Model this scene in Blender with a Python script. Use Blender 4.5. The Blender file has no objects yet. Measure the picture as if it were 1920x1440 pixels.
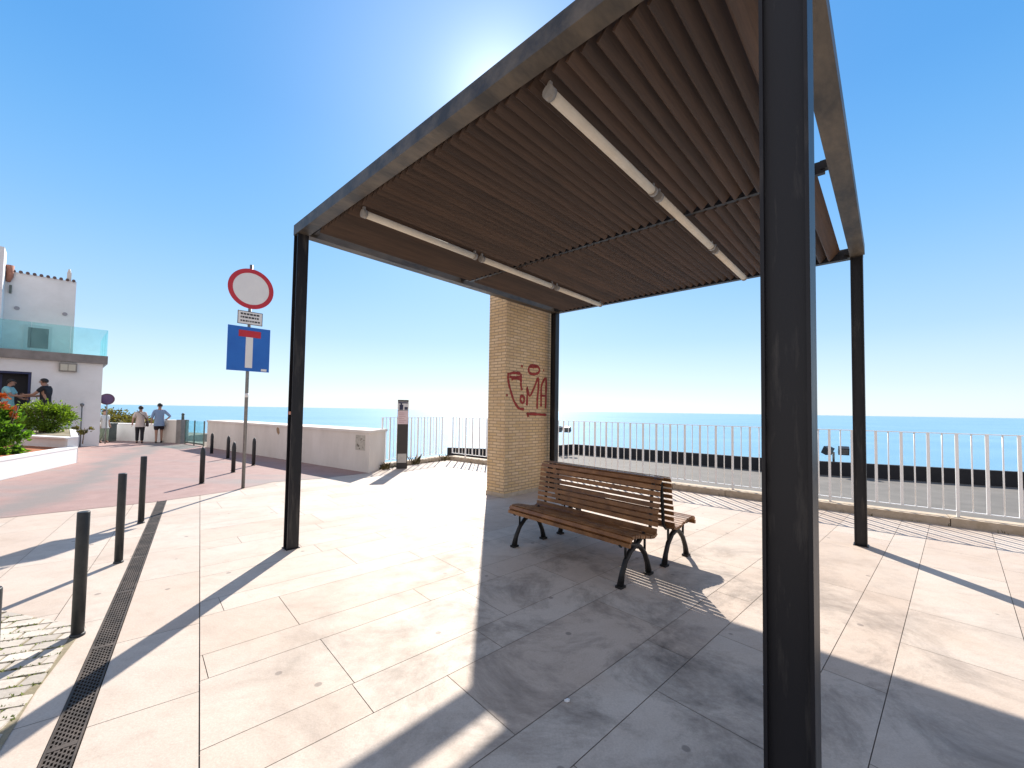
import bpy, bmesh, math, random
from mathutils import Vector, Matrix
R = math.radians
SC = bpy.context.scene
COL = SC.collection
rng = random.Random(11)

# ---------------------------------------------------------------- camera, sky, sun, exposure
cam_d = bpy.data.cameras.new("camera"); cam = bpy.data.objects.new("camera", cam_d); COL.objects.link(cam)
cam_d.sensor_width = 36.0; cam_d.lens = 764.69 / 1920 * 36
cam_d.shift_y = 21.86 / 1920
cam_d.clip_start = 0.05; cam_d.clip_end = 60000
cam.matrix_world = Matrix.Translation((0, 0, 1.6)) @ Matrix.Rotation(R(92.08), 4, 'X') @ Matrix.Rotation(R(0.865), 4, 'Z')
SC.camera = cam
SUN_EL, SUN_AZ = 38.0, -2.5          # azimuth measured from +Y towards +X
wd = bpy.data.worlds.new("World"); SC.world = wd; wd.use_nodes = True
nt = wd.node_tree; bg = nt.nodes["Background"]
sky = nt.nodes.new("ShaderNodeTexSky"); sky.sky_type = 'NISHITA'; sky.sun_disc = False
sky.sun_elevation = R(SUN_EL); sky.sun_rotation = R(SUN_AZ)
sky.air_density = 1.0; sky.dust_density = 0.4; sky.ozone_density = 4.0; sky.altitude = 0
tcw = nt.nodes.new("ShaderNodeTexCoord"); sx = nt.nodes.new("ShaderNodeSeparateXYZ"); nt.links.new(tcw.outputs["Generated"], sx.inputs[0])
rw = nt.nodes.new("ShaderNodeValToRGB"); rw.color_ramp.interpolation = 'B_SPLINE'; nt.links.new(sx.outputs["Z"], rw.inputs[0])   # clear maritime haze: pale low down, azure overhead
el = rw.color_ramp.elements; el[0].position = 0.0; el[0].color = (.85, .93, 1.0, 1); el[1].position = 1.0; el[1].color = (.03, .26, .72, 1)
for p_, c_ in ((.06, (.72, .87, 1.0)), (.16, (.46, .71, 1.0)), (.34, (.21, .54, .96)), (.55, (.085, .385, .88))): e_ = el.new(p_); e_.color = (*c_, 1)
gw_ = nt.nodes.new("ShaderNodeVectorMath"); gw_.operation = 'SCALE'; gw_.inputs["Scale"].default_value = 6.6; nt.links.new(rw.outputs[0], gw_.inputs[0])
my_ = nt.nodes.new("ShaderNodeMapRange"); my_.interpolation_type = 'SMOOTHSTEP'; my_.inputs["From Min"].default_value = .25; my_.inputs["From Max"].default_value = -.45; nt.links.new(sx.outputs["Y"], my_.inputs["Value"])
bk_ = nt.nodes.new("ShaderNodeMix"); bk_.data_type = 'RGBA'; nt.links.new(my_.outputs[0], bk_.inputs[0]); nt.links.new(gw_.outputs[0], bk_.inputs[6]); bk_.inputs[7].default_value = (4.7, 4.45, 4.6, 1)   # unseen pale sky behind the camera, added to fill the shade
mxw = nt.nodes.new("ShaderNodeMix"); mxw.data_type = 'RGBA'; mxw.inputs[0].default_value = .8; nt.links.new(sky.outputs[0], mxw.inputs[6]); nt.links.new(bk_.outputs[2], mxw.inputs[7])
dsun = nt.nodes.new("ShaderNodeVectorMath"); dsun.operation = 'DOT_PRODUCT'; nt.links.new(tcw.outputs["Generated"], dsun.inputs[0])     # aureole of the sun in the haze
dsun.inputs[1].default_value = (math.sin(R(SUN_AZ)) * math.cos(R(SUN_EL)), math.cos(R(SUN_AZ)) * math.cos(R(SUN_EL)), math.sin(R(SUN_EL)))
dm = nt.nodes.new("ShaderNodeMath"); dm.operation = 'MAXIMUM'; nt.links.new(dsun.outputs["Value"], dm.inputs[0]); dm.inputs[1].default_value = 0
aur = None
for ex_, am_ in ((260, 3.4), (18, 1.5)):
    pw_ = nt.nodes.new("ShaderNodeMath"); pw_.operation = 'POWER'; nt.links.new(dm.outputs[0], pw_.inputs[0]); pw_.inputs[1].default_value = ex_
    am = nt.nodes.new("ShaderNodeMath"); am.operation = 'MULTIPLY_ADD'; nt.links.new(pw_.outputs[0], am.inputs[0]); am.inputs[1].default_value = am_
    if aur is None: am.inputs[2].default_value = 0
    else: nt.links.new(aur.outputs[0], am.inputs[2])
    aur = am
av = nt.nodes.new("ShaderNodeVectorMath"); av.operation = 'SCALE'; av.inputs[0].default_value = (1, .97, .92); nt.links.new(aur.outputs[0], av.inputs["Scale"])
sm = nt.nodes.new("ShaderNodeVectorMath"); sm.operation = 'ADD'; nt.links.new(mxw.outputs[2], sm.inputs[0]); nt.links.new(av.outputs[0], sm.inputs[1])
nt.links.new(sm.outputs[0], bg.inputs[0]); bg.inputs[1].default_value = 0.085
sd = bpy.data.lights.new("sun", 'SUN'); so = bpy.data.objects.new("sun", sd); COL.objects.link(so)
sd.energy = 4.3; sd.angle = R(0.5); sd.color = (1.0, 0.93, 0.84)
S = Vector((math.sin(R(SUN_AZ)) * math.cos(R(SUN_EL)), math.cos(R(SUN_AZ)) * math.cos(R(SUN_EL)), math.sin(R(SUN_EL))))
so.rotation_euler = S.to_track_quat('Z', 'Y').to_euler(); so.location = S * 50
SC.view_settings.view_transform = 'Standard'; SC.view_settings.look = 'None'
SC.view_settings.exposure = 0.95; SC.view_settings.gamma = 1.0
SC.render.engine = 'CYCLES'; SC.cycles.max_bounces = 8; SC.cycles.transparent_max_bounces = 12

# ---------------------------------------------------------------- helpers
class MB:
    """collects shapes into one mesh"""
    def __init__(s): s.bm = bmesh.new(); s.uv = None
    def quad(s, pts, mi=0):
        f = s.bm.faces.new([s.bm.verts.new(p) for p in pts]); f.material_index = mi; return f
    def box(s, x0, y0, z0, x1, y1, z1, M=None, mi=0):
        P = [Vector((x, y, z)) for z in (z0, z1) for y in (y0, y1) for x in (x0, x1)]
        if M is not None: P = [M @ p for p in P]
        v = [s.bm.verts.new(p) for p in P]
        for q in ((0, 2, 3, 1), (4, 5, 7, 6), (0, 1, 5, 4), (2, 6, 7, 3), (0, 4, 6, 2), (1, 3, 7, 5)):
            f = s.bm.faces.new([v[i] for i in q]); f.material_index = mi
        return s
    def prism(s, poly, z0, z1, mi=0):
        a = [s.bm.verts.new((x, y, z0)) for x, y in poly]; b = [s.bm.verts.new((x, y, z1)) for x, y in poly]
        n = len(poly)
        s.bm.faces.new(a[::-1]).material_index = mi; s.bm.faces.new(b).material_index = mi
        for i in range(n): s.bm.faces.new((a[i], a[(i + 1) % n], b[(i + 1) % n], b[i])).material_index = mi
        return s
    def tube(s, pts, rad, seg=8, cap=True, sq=(1, 1)):
        pts = [Vector(p) for p in pts]
        rad = rad if isinstance(rad, (list, tuple)) else [rad] * len(pts)
        rings = []; prev = None
        for i, p in enumerate(pts):
            d = (pts[min(i + 1, len(pts) - 1)] - pts[max(i - 1, 0)]).normalized()
            if prev is None:
                ref = Vector((0, 0, 1)) if abs(d.z) < .9 else Vector((1, 0, 0)); a = d.cross(ref).normalized()
            else: a = (prev - d * prev.dot(d)).normalized()
            prev = a; b = d.cross(a)
            rings.append([s.bm.verts.new(p + a * (math.cos(t) * rad[i] * sq[0]) + b * (math.sin(t) * rad[i] * sq[1])) for t in [2 * math.pi * k / seg for k in range(seg)]])
        for i in range(len(rings) - 1):
            for k in range(seg):
                f = s.bm.faces.new((rings[i][k], rings[i][(k + 1) % seg], rings[i + 1][(k + 1) % seg], rings[i + 1][k])); f.smooth = seg > 4
        if cap: s.bm.faces.new(rings[0][::-1]); s.bm.faces.new(rings[-1])
        return s
    def build(s, name, m, parent=None, bevel=0, smooth=False, loc=None):
        if bevel:
            bmesh.ops.bevel(s.bm, geom=[e for e in s.bm.edges if len(e.link_faces) == 2 and e.calc_face_angle(0) > .6], offset=bevel, segments=2, affect='EDGES', profile=.6)
        bmesh.ops.recalc_face_normals(s.bm, faces=s.bm.faces)
        me = bpy.data.meshes.new(name); s.bm.to_mesh(me); s.bm.free()
        for mm in (m if isinstance(m, (list, tuple)) else [m]): me.materials.append(mm)
        if smooth:
            for p in me.polygons: p.use_smooth = True
        o = bpy.data.objects.new(name, me); COL.objects.link(o)
        if parent: o.parent = parent
        if loc: o.location = loc
        return o

def tag(o, label, cat, group=None):
    o['label'] = label; o['category'] = cat
    if group: o['group'] = group
    return o
def thing(name, label, cat, loc=(0, 0, 0), rz=0.0, group=None):
    o = bpy.data.objects.new(name, None); COL.objects.link(o)
    o.empty_display_size = .2; o.location = loc; o.rotation_euler = (0, 0, rz)
    return tag(o, label, cat, group)
def struct(o, kind='structure'): o['kind'] = kind; return o
def copy_tree(o, parent=None):
    c = o.copy(); COL.objects.link(c)
    if parent: c.parent = parent
    for ch in list(o.children): copy_tree(ch, c)
    return c
def frame(ax, o=(0, 0, 0)):
    """matrix whose x runs along 2-D unit direction ax, y to its left"""
    return Matrix(((ax[0], -ax[1], 0, o[0]), (ax[1], ax[0], 0, o[1]), (0, 0, 1, o[2]), (0, 0, 0, 1)))

# ---------------------------------------------------------------- materials
def lk(t, a, b): t.links.new(a, b)
def mat(name, base, rough=.6, base2=None, scale=6., detail=6., contrast=(.35, .7), metal=0., bump=0., bscale=40., stretch=(1, 1, 1), spec=.5, island=0.):
    m = bpy.data.materials.new(name); m.use_nodes = True; t = m.node_tree; b = t.nodes["Principled BSDF"]
    b.inputs["Roughness"].default_value = rough; b.inputs["Metallic"].default_value = metal
    b.inputs["Specular IOR Level"].default_value = spec
    tc = t.nodes.new("ShaderNodeTexCoord"); mp = t.nodes.new("ShaderNodeMapping"); mp.inputs["Scale"].default_value = stretch
    lk(t, tc.outputs["Object"], mp.inputs[0])
    last = None
    if base2:
        n = t.nodes.new("ShaderNodeTexNoise"); n.inputs["Scale"].default_value = scale; n.inputs["Detail"].default_value = detail
        n.inputs["Roughness"].default_value = .65; lk(t, mp.outputs[0], n.inputs["Vector"])
        r = t.nodes.new("ShaderNodeValToRGB"); r.color_ramp.elements[0].position, r.color_ramp.elements[1].position = contrast
        r.color_ramp.elements[0].color = (*base, 1); r.color_ramp.elements[1].color = (*base2, 1)
        lk(t, n.outputs["Fac"], r.inputs[0]); last = r.outputs[0]
    else:
        c = t.nodes.new("ShaderNodeRGB"); c.outputs[0].default_value = (*base, 1); last = c.outputs[0]
    if island:
        g = t.nodes.new("ShaderNodeNewGeometry"); mr = t.nodes.new("ShaderNodeMapRange")
        mr.inputs["To Min"].default_value = 1 - island; mr.inputs["To Max"].default_value = 1 + island
        lk(t, g.outputs["Random Per Island"], mr.inputs["Value"])
        mx = t.nodes.new("ShaderNodeVectorMath"); mx.operation = 'SCALE'
        lk(t, last, mx.inputs[0]); lk(t, mr.outputs[0], mx.inputs["Scale"]); last = mx.outputs[0]
    lk(t, last, b.inputs["Base Color"])
    if bump:
        n2 = t.nodes.new("ShaderNodeTexNoise"); n2.inputs["Scale"].default_value = bscale; n2.inputs["Detail"].default_value = 5
        lk(t, mp.outputs[0], n2.inputs["Vector"])
        bp = t.nodes.new("ShaderNodeBump"); bp.inputs["Strength"].default_value = bump; bp.inputs["Distance"].default_value = .01
        lk(t, n2.outputs["Fac"], bp.inputs["Height"]); lk(t, bp.outputs[0], b.inputs["Normal"])
    return m

def noise(t, vec, scale, detail=5, rough=.6, dist=0.):
    n = t.nodes.new("ShaderNodeTexNoise"); n.inputs["Scale"].default_value = scale; n.inputs["Detail"].default_value = detail
    n.inputs["Roughness"].default_value = rough; n.inputs["Distortion"].default_value = dist; lk(t, vec, n.inputs["Vector"]); return n.outputs["Fac"]
def mapr(t, v, a, b, c=0., d=1.):
    m = t.nodes.new("ShaderNodeMapRange"); m.inputs["From Min"].default_value = a; m.inputs["From Max"].default_value = b
    m.inputs["To Min"].default_value = c; m.inputs["To Max"].default_value = d; lk(t, v, m.inputs["Value"]); return m.outputs[0]
def mixc(t, f, a, b, mode='MIX'):
    m = t.nodes.new("ShaderNodeMix"); m.data_type = 'RGBA'; m.blend_type = mode
    for i, x in ((0, f), (6, a), (7, b)):
        if hasattr(x, 'links'): lk(t, x, m.inputs[i])
        else: m.inputs[i].default_value = (*x, 1) if isinstance(x, tuple) else x
    return m.outputs[2]

def stone_mat(name, tone=1.0):
    m = bpy.data.materials.new(name); m.use_nodes = True; t = m.node_tree; b = t.nodes["Principled BSDF"]
    g = t.nodes.new("ShaderNodeNewGeometry"); P = g.outputs["Position"]; isl = g.outputs["Random Per Island"]
    c = mixc(t, isl, (.56 * tone, .455 * tone, .37 * tone), (.62 * tone, .54 * tone, .46 * tone))
    c = mixc(t, mapr(t, noise(t, P, 1.1, 6, .65, .6), .42, .72, 0, .5), c, (.43, .325, .245))      # broad brownish discolouring
    # directional veins / drag marks
    mp = t.nodes.new("ShaderNodeMapping"); mp.inputs["Rotation"].default_value = (0, 0, R(20)); mp.inputs["Scale"].default_value = (.9, 2.0, 1); lk(t, P, mp.inputs[0])
    c = mixc(t, mapr(t, noise(t, mp.outputs[0], 1.6, 8, .7, .8), .5, .75, 0, .42), c, (.33, .25, .195))
    c = mixc(t, mapr(t, noise(t, P, 7, 8, .75), .5, .75, 0, .4), c, (.36, .28, .22))
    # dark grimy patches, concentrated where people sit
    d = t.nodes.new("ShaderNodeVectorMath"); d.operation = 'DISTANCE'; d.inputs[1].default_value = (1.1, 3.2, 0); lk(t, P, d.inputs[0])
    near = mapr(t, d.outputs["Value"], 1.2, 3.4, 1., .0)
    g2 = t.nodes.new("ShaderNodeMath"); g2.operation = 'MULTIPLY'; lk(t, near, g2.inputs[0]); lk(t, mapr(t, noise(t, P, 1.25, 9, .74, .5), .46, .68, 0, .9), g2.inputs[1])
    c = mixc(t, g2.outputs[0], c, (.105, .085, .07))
    # small gum spots
    vo = t.nodes.new("ShaderNodeTexVoronoi"); vo.inputs["Scale"].default_value = 3.1; vo.inputs["Randomness"].default_value = 1; lk(t, P, vo.inputs["Vector"])
    c = mixc(t, mapr(t, vo.outputs["Distance"], .055, .075, .6, 0.), c, (.12, .10, .09))
    c = mixc(t, mapr(t, noise(t, P, 95, 4, .7), .35, .7, .0, .34), c, (.28, .22, .18))
    lk(t, c, b.inputs["Base Color"])
    lk(t, mapr(t, noise(t, P, 2.2, 6, .65, .7), .3, .7, .52, .75), b.inputs["Roughness"])
    b.inputs["Specular IOR Level"].default_value = .28
    bp = t.nodes.new("ShaderNodeBump"); bp.inputs["Strength"].default_value = .18; bp.inputs["Distance"].default_value = .006
    lk(t, noise(t, P, 60, 5), bp.inputs["Height"]); lk(t, bp.outputs[0], b.inputs["Normal"])
    return m

def leafy(name, a, b_, island):
    m = mat(name, a, .55, b_, 2.2, island=island); t = m.node_tree; b = t.nodes["Principled BSDF"]; out = t.nodes["Material Output"]
    tl = t.nodes.new("ShaderNodeBsdfTranslucent"); mx = t.nodes.new("ShaderNodeMixShader"); mx.inputs[0].default_value = .5
    src = b.inputs["Base Color"].links[0].from_socket; sc = t.nodes.new("ShaderNodeVectorMath"); sc.operation = 'MULTIPLY'; sc.inputs[1].default_value = (1.7, 1.6, .7); lk(t, src, sc.inputs[0]); lk(t, sc.outputs[0], tl.inputs[0])
    lk(t, b.outputs[0], mx.inputs[1]); lk(t, tl.outputs[0], mx.inputs[2]); lk(t, mx.outputs[0], out.inputs[0]); return m
M = {}
M['stone'] = stone_mat("paving_stone"); M['stone_border'] = stone_mat("paving_border_stone", .97)
M['joint'] = mat("joint_sand", (.17, .135, .105), .95, (.26, .21, .16), 9)
M['kerbstone'] = mat("kerb_limestone", (.42, .33, .23), .8, (.56, .46, .35), 7, bump=.5, bscale=25)
M['white'] = mat("white_plaster", (.76, .745, .73), .85, (.86, .85, .84), 1.4, bump=.25, bscale=60)
M['cream'] = mat("cream_render", (.70, .63, .55), .88, (.82, .75, .67), 1.3, bump=.3, bscale=50, stretch=(1, 1, .35))
M['post'] = mat("charcoal_painted_steel", (.010, .010, .013), .45, (.10, .09, .08), 11, contrast=(.55, .85), metal=.25, bump=.15, bscale=30, stretch=(1, 1, .14))
M['beam'] = mat("weathered_steel_beam", (.045, .042, .040), .5, (.145, .118, .088), 4.5, contrast=(.38, .68), metal=.35, bump=.15, bscale=40, stretch=(.4, 1, 1))
M['wood_deck'] = mat("brown_louvre_board", (.038, .0195, .0105), .62, (.088, .048, .027), 5, stretch=(.35, 6, 6), contrast=(.3, .75), bump=.2, bscale=14, island=.28)
M['wood_bench'] = mat("varnished_bench_slat", (.12, .046, .013), .5, (.35, .16, .052), 7, stretch=(1, 1, 1), contrast=(.3, .75), bump=.25, bscale=22, island=.22)
M['iron'] = mat("black_cast_iron", (.012, .012, .014), .5, (.03, .028, .026), 14, metal=.4, bump=.2)
M['tube'] = mat("cream_lamp_tube", (.62, .56, .46), .7, (.7, .64, .54), 6, spec=.1)
M['lampcap'] = mat("grey_lamp_cap", (.22, .20, .18), .5, (.3, .28, .25), 15)
M['rail'] = mat("white_painted_rail", (.85, .84, .82), .35, (.90, .89, .88), 6, stretch=(1, 1, .3))
M['bollard'] = mat("dark_bollard_paint", (.02, .024, .027), .5, (.045, .05, .052), 9, contrast=(.4, .75), metal=.2, bump=.15)
M['grate'] = mat("rusty_drain_grate", (.04, .033, .028), .65, (.12, .095, .078), 8, metal=.4)
M['pit'] = mat("drain_pit", (.012, .011, .01), .9)
M['grass'] = mat("green_weed", (.13, .17, .02), .7, (.26, .29, .05), 20)
M['leaf'] = leafy("bright_bush_leaf", (.075, .14, .012), (.15, .235, .03), .45)
M['leaf2'] = leafy("garden_plant_leaf", (.06, .15, .015), (.13, .27, .03), .5)
M['olive'] = leafy("olive_shrub_leaf", (.075, .07, .02), (.13, .12, .035), .45)
M['flower'] = mat("orange_red_petal", (.62, .12, .015), .5, (.7, .24, .03), 8, island=.25)
M['stem'] = mat("brown_stem", (.09, .06, .035), .8)
M['mulch'] = mat("red_bark_mulch", (.30, .085, .03), .9, (.42, .16, .06), 25, bump=.8, bscale=45)
M['galv'] = mat("galvanised_pole", (.16, .165, .165), .45, (.24, .24, .24), 12, metal=.5)
M['signwhite'] = mat("sign_white", (.66, .66, .66), .4, (.72, .72, .71), 3)
M['signred'] = mat("sign_red", (.42, .012, .03), .4, (.5, .02, .035), 3)
M['signblue'] = mat("sign_blue", (.008, .115, .46), .4, (.012, .14, .52), 3)
M['signdark'] = mat("sign_black_print", (.03, .03, .035), .5)
M['signviolet'] = mat("faded_sign_face", (.06, .03, .10), .5, (.10, .04, .11), 12)
M['totem'] = mat("totem_black", (.025, .022, .024), .35, (.04, .036, .034), 4)
M['paper'] = mat("pinkish_paper_panel", (.58, .46, .50), .6, (.68, .58, .60), 9)
M['graffiti'] = mat("dark_red_spray_paint", (.24, .018, .014), .75, (.36, .05, .035), 14)
M['sticker'] = mat("orange_sticker", (.5, .12, .07), .5, (.55, .3, .2), 30)
M['slab_edge'] = mat("grey_concrete_edge", (.20, .18, .165), .8, (.30, .27, .25), 3)
M['tile'] = mat("roof_tile", (.10, .07, .065), .8, (.20, .12, .10), 12)
M['terracotta'] = mat("terracotta_pipe", (.33, .12, .075), .8, (.42, .2, .13), 10)
M['darkdoor'] = mat("dark_interior", (.012, .013, .02), .6)
M['blueframe'] = mat("dark_blue_frame", (.02, .03, .10), .5)
M['terrace'] = mat("terrace_concrete", (.135, .125, .11), .85, (.185, .17, .15), 1.5, bump=.4, bscale=20)
M['parapet'] = mat("parapet_shade_black", (.012, .013, .018), .75, (.022, .022, .026), 3)  # near-black colour carries the shade on the parapet's backlit side
M['skin'] = mat("skin", (.36, .20, .14), .55)
M['hair'] = mat("dark_hair", (.015, .011, .01), .6)
M['cream_cloth'] = mat("pale_pink_cotton", (.52, .43, .38), .85, (.6, .5, .45), 20)
M['black_cloth'] = mat("black_cotton", (.010, .010, .014), .9, (.02, .02, .026), 14)
M['navy_cloth'] = mat("dark_maroon_shorts", (.022, .012, .018), .9)
M['turq_cloth'] = mat("turquoise_cotton", (.22, .48, .50), .85, (.3, .56, .57), 12)
M['green_cloth'] = mat("pale_green_cotton", (.22, .30, .20), .85, (.32, .38, .28), 12)
M['white_cloth'] = mat("white_cotton", (.6, .6, .58), .85)
M['leather'] = mat("dark_brown_leather", (.025, .013, .012), .5)
M['greybox'] = mat("grey_green_metal", (.10, .12, .105), .6, (.14, .16, .14), 6)
M['soil'] = mat("dry_soil", (.20, .17, .10), .95, (.32, .27, .19), 4, bump=.5)

def check_mat():
    m = bpy.data.materials.new("blue_checked_cotton"); m.use_nodes = True; t = m.node_tree; b = t.nodes["Principled BSDF"]
    tc = t.nodes.new("ShaderNodeTexCoord"); ch = t.nodes.new("ShaderNodeTexChecker"); ch.inputs["Scale"].default_value = 26
    ch.inputs[1].default_value = (.13, .20, .34, 1); ch.inputs[2].default_value = (.32, .40, .52, 1)
    lk(t, tc.outputs["Object"], ch.inputs[0]); lk(t, ch.outputs[0], b.inputs["Base Color"]); b.inputs["Roughness"].default_value = .85
    return m
M['check'] = check_mat()

def road_mat():
    m = bpy.data.materials.new("red_worn_road"); m.use_nodes = True; t = m.node_tree; b = t.nodes["Principled BSDF"]
    g = t.nodes.new("ShaderNodeNewGeometry"); P = g.outputs["Position"]
    mp = t.nodes.new("ShaderNodeMapping"); mp.inputs["Rotation"].default_value = (0, 0, R(-132)); mp.inputs["Scale"].default_value = (.22, 1, 1); lk(t, P, mp.inputs[0])
    c = mixc(t, mapr(t, noise(t, P, 3, 6), .3, .7), (.31, .19, .165), (.39, .255, .222))
    c = mixc(t, mapr(t, noise(t, mp.outputs[0], .75, 5, .6, .4), .50, .66, 0, .8), c, (.25, .23, .215))
    # grey wheel-worn band along the road
    d1 = t.nodes.new("ShaderNodeVectorMath"); d1.operation = 'DOT_PRODUCT'; lk(t, P, d1.inputs[0]); d1.inputs[1].default_value = (.83, .56, 0)
    wob = t.nodes.new("ShaderNodeMath"); wob.operation = 'MULTIPLY_ADD'; lk(t, noise(t, P, .6, 5), wob.inputs[0]); wob.inputs[1].default_value = 2.2; lk(t, d1.outputs["Value"], wob.inputs[2])
    ab = t.nodes.new("ShaderNodeMath"); ab.operation = 'SUBTRACT'; lk(t, wob.outputs[0], ab.inputs[0]); ab.inputs[1].default_value = -1.55
    a2 = t.nodes.new("ShaderNodeMath"); a2.operation = 'ABSOLUTE'; lk(t, ab.outputs[0], a2.inputs[0])
    c = mixc(t, mapr(t, a2.outputs[0], .12, .55, .75, 0), c, (.19, .19, .175))
    c = mixc(t, mapr(t, noise(t, P, 90, 3), .3, .7, 0, .35), c, (.14, .08, .075))
    lk(t, c, b.inputs["Base Color"]); b.inputs["Roughness"].default_value = .7
    bp = t.nodes.new("ShaderNodeBump"); bp.inputs["Strength"].default_value = .4; bp.inputs["Distance"].default_value = .008
    lk(t, noise(t, P, 70, 4), bp.inputs["Height"]); lk(t, bp.outputs[0], b.inputs["Normal"])
    return m
M['road'] = road_mat()

def sea_mat():
    m = bpy.data.materials.new("sea_water"); m.use_nodes = True; t = m.node_tree; b = t.nodes["Principled BSDF"]
    g = t.nodes.new("ShaderNodeNewGeometry"); P = g.outputs["Position"]
    mp = t.nodes.new("ShaderNodeMapping"); mp.inputs["Scale"].default_value = (.35, 1, 1); lk(t, P, mp.inputs[0])
    c = mixc(t, mapr(t, noise(t, mp.outputs[0], .012, 5, .6, .5), .35, .7), (.13, .31, .46), (.20, .39, .53))
    lk(t, c, b.inputs["Base Color"]); b.inputs["Roughness"].default_value = .28; b.inputs["IOR"].default_value = 1.33
    bp = t.nodes.new("ShaderNodeBump"); bp.inputs["Strength"].default_value = .55; bp.inputs["Distance"].default_value = .5
    lk(t, noise(t, mp.outputs[0], .55, 6, .6, .3), bp.inputs["Height"]); lk(t, bp.outputs[0], b.inputs["Normal"])
    return m
M['sea'] = sea_mat()

def brick_mat():
    m = bpy.data.materials.new("yellow_brick"); m.use_nodes = True; t = m.node_tree; b = t.nodes["Principled BSDF"]
    uv = t.nodes.new("ShaderNodeUVMap"); br = t.nodes.new("ShaderNodeTexBrick"); lk(t, uv.outputs[0], br.inputs["Vector"])
    br.inputs["Scale"].default_value = 1; br.inputs["Brick Width"].default_value = .195; br.inputs["Row Height"].default_value = .056
    br.inputs["Mortar Size"].default_value = .008; br.inputs["Mortar Smooth"].default_value = .25; br.inputs["Bias"].default_value = -.1
    br.inputs["Color1"].default_value = (.66, .46, .235, 1); br.inputs["Color2"].default_value = (.76, .57, .355, 1); br.inputs["Mortar"].default_value = (.33, .235, .145, 1)
    c = mixc(t, mapr(t, noise(t, uv.outputs[0], 3, 6), .35, .7, 0, .45), br.outputs[0], (.46, .30, .175))
    lk(t, c, b.inputs["Base Color"]); b.inputs["Roughness"].default_value = .85
    bp = t.nodes.new("ShaderNodeBump"); bp.inputs["Strength"].default_value = .6; bp.inputs["Distance"].default_value = .008; bp.invert = True
    lk(t, br.outputs["Fac"], bp.inputs["Height"]); lk(t, bp.outputs[0], b.inputs["Normal"])
    return m
M['brick'] = brick_mat()

def glass_mat(name, tint, alpha):
    m = bpy.data.materials.new(name); m.use_nodes = True; t = m.node_tree
    for n in list(t.nodes): t.nodes.remove(n)
    o = t.nodes.new("ShaderNodeOutputMaterial"); a = t.nodes.new("ShaderNodeBsdfTransparent"); d = t.nodes.new("ShaderNodeBsdfPrincipled"); mx = t.nodes.new("ShaderNodeMixShader")
    a.inputs[0].default_value = (*[min(1, .55 + .45 * x / max(tint)) for x in tint], 1); d.inputs["Base Color"].default_value = (*tint, 1); d.inputs["Roughness"].default_value = .06
    g = t.nodes.new("ShaderNodeNewGeometry"); lk(t, mapr(t, noise(t, g.outputs["Position"], 1.3, 4), .3, .7, alpha * .6, min(1, alpha * 1.4)), mx.inputs[0])
    lk(t, a.outputs[0], mx.inputs[1]); lk(t, d.outputs[0], mx.inputs[2]); lk(t, mx.outputs[0], o.inputs[0]); return m
M['glass'] = glass_mat("teal_balustrade_glass", (.38, .60, .60), .16)
M['winglass'] = mat("dark_window_pane", (.05, .065, .07), .08)

# ---------------------------------------------------------------- setting: ground, road, sea
D = Vector((-.607, .795)); Mm = Vector((.795, .607))        # direction of the drain, and across it
def drain_pt(m, s): return Mm * m + D * s
FA = Vector((-2.0, 13.07)); FD = Vector((.769, -.639)); FN = Vector((.639, .769))    # long fence: kerb face line
GA = Vector((-3.40, 10.95)); GD = (FA - GA).normalized(); GN = Vector((-GD.y, GD.x))   # short fence
GL = (FA - GA).length

def clip(poly, n, d):
    """keep the part of the polygon with n.p <= d"""
    out = []
    for i in range(len(poly)):
        a, b = poly[i], poly[(i + 1) % len(poly)]; da, db = n.dot(a) - d, n.dot(b) - d
        if da <= 0: out.append(a)
        if (da < 0 < db) or (db < 0 < da): out.append(a + (b - a) * (da / (da - db)))
    return out

land = MB()
lp = [FA + FD * 30 + FN * .28, FA + FN * .28 + GN * .2, GA + GN * .28, (-2.95, 11.3), (-11.4, 16.9), (-13.3, 18.3), (-15, 18.6), (-17, 19.4), (-17.5, 24), (-60, 40), (-60, -60), (60, -60), (60, -37)]
lp = [Vector((p[0], p[1])) for p in lp][::-1]
land.prism(lp, -13, -.012)
struct(land.build("ground", M['joint']))

def slabs(name, m, ang, rows, cols, n0, n1, s0, s1, halfplanes, seed, gap=.002):
    r = random.Random(seed); ca, sa = math.cos(R(ang)), math.sin(R(ang)); T = Vector((ca, sa)); N = Vector((-sa, ca)); mb = MB()
    for k, (lo, hi) in enumerate(rows):
        if hi < n0 or lo > n1: continue
        s = s0 + r.random() * cols[0]
        while s < s1:
            w = r.choice(cols); q = [T * a + N * b for a, b in ((s + gap, lo + gap), (s + w - gap, lo + gap), (s + w - gap, hi - gap), (s + gap, hi - gap))]
            s += w
            if not callable(halfplanes[0]):
                sets = halfplanes if isinstance(halfplanes[0], list) else [halfplanes]
            for hp in sets:
                p = q
                for n, d in hp:
                    p = clip(p, n, d)
                    if len(p) < 3: break
                if len(p) >= 3:
                    p2 = [p[i] for i in range(len(p)) if (p[i] - p[i - 1]).length > 1e-4]
                    if len(p2) >= 3: mb.quad([(v.x, v.y, 0) for v in p2])
    return struct(mb.build(name, m))
rows = []
for k in range(-40, 40): rows += [(-.3 + .9 * k, .3 + .9 * k), (.3 + .9 * k, .6 + .9 * k)]
hpF = (FN, FN.dot(FA)); hpB = (-Mm, -.054)
hpG = (GN, GN.dot(GA)); WN = Vector((.567, .824)); W0 = Vector((-3.517, 10.149))
slabs("pavement", M['stone'], 42.5, rows, [.75, .9, 1.2, 1.5, 1.75], -20, 14, -22, 16,
      [[hpF, hpB, hpG], [hpB, (-GN, -GN.dot(GA) - .004), (WN, WN.dot(W0) + .3), (Vector((1, 0)), 0)]], 5)
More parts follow.
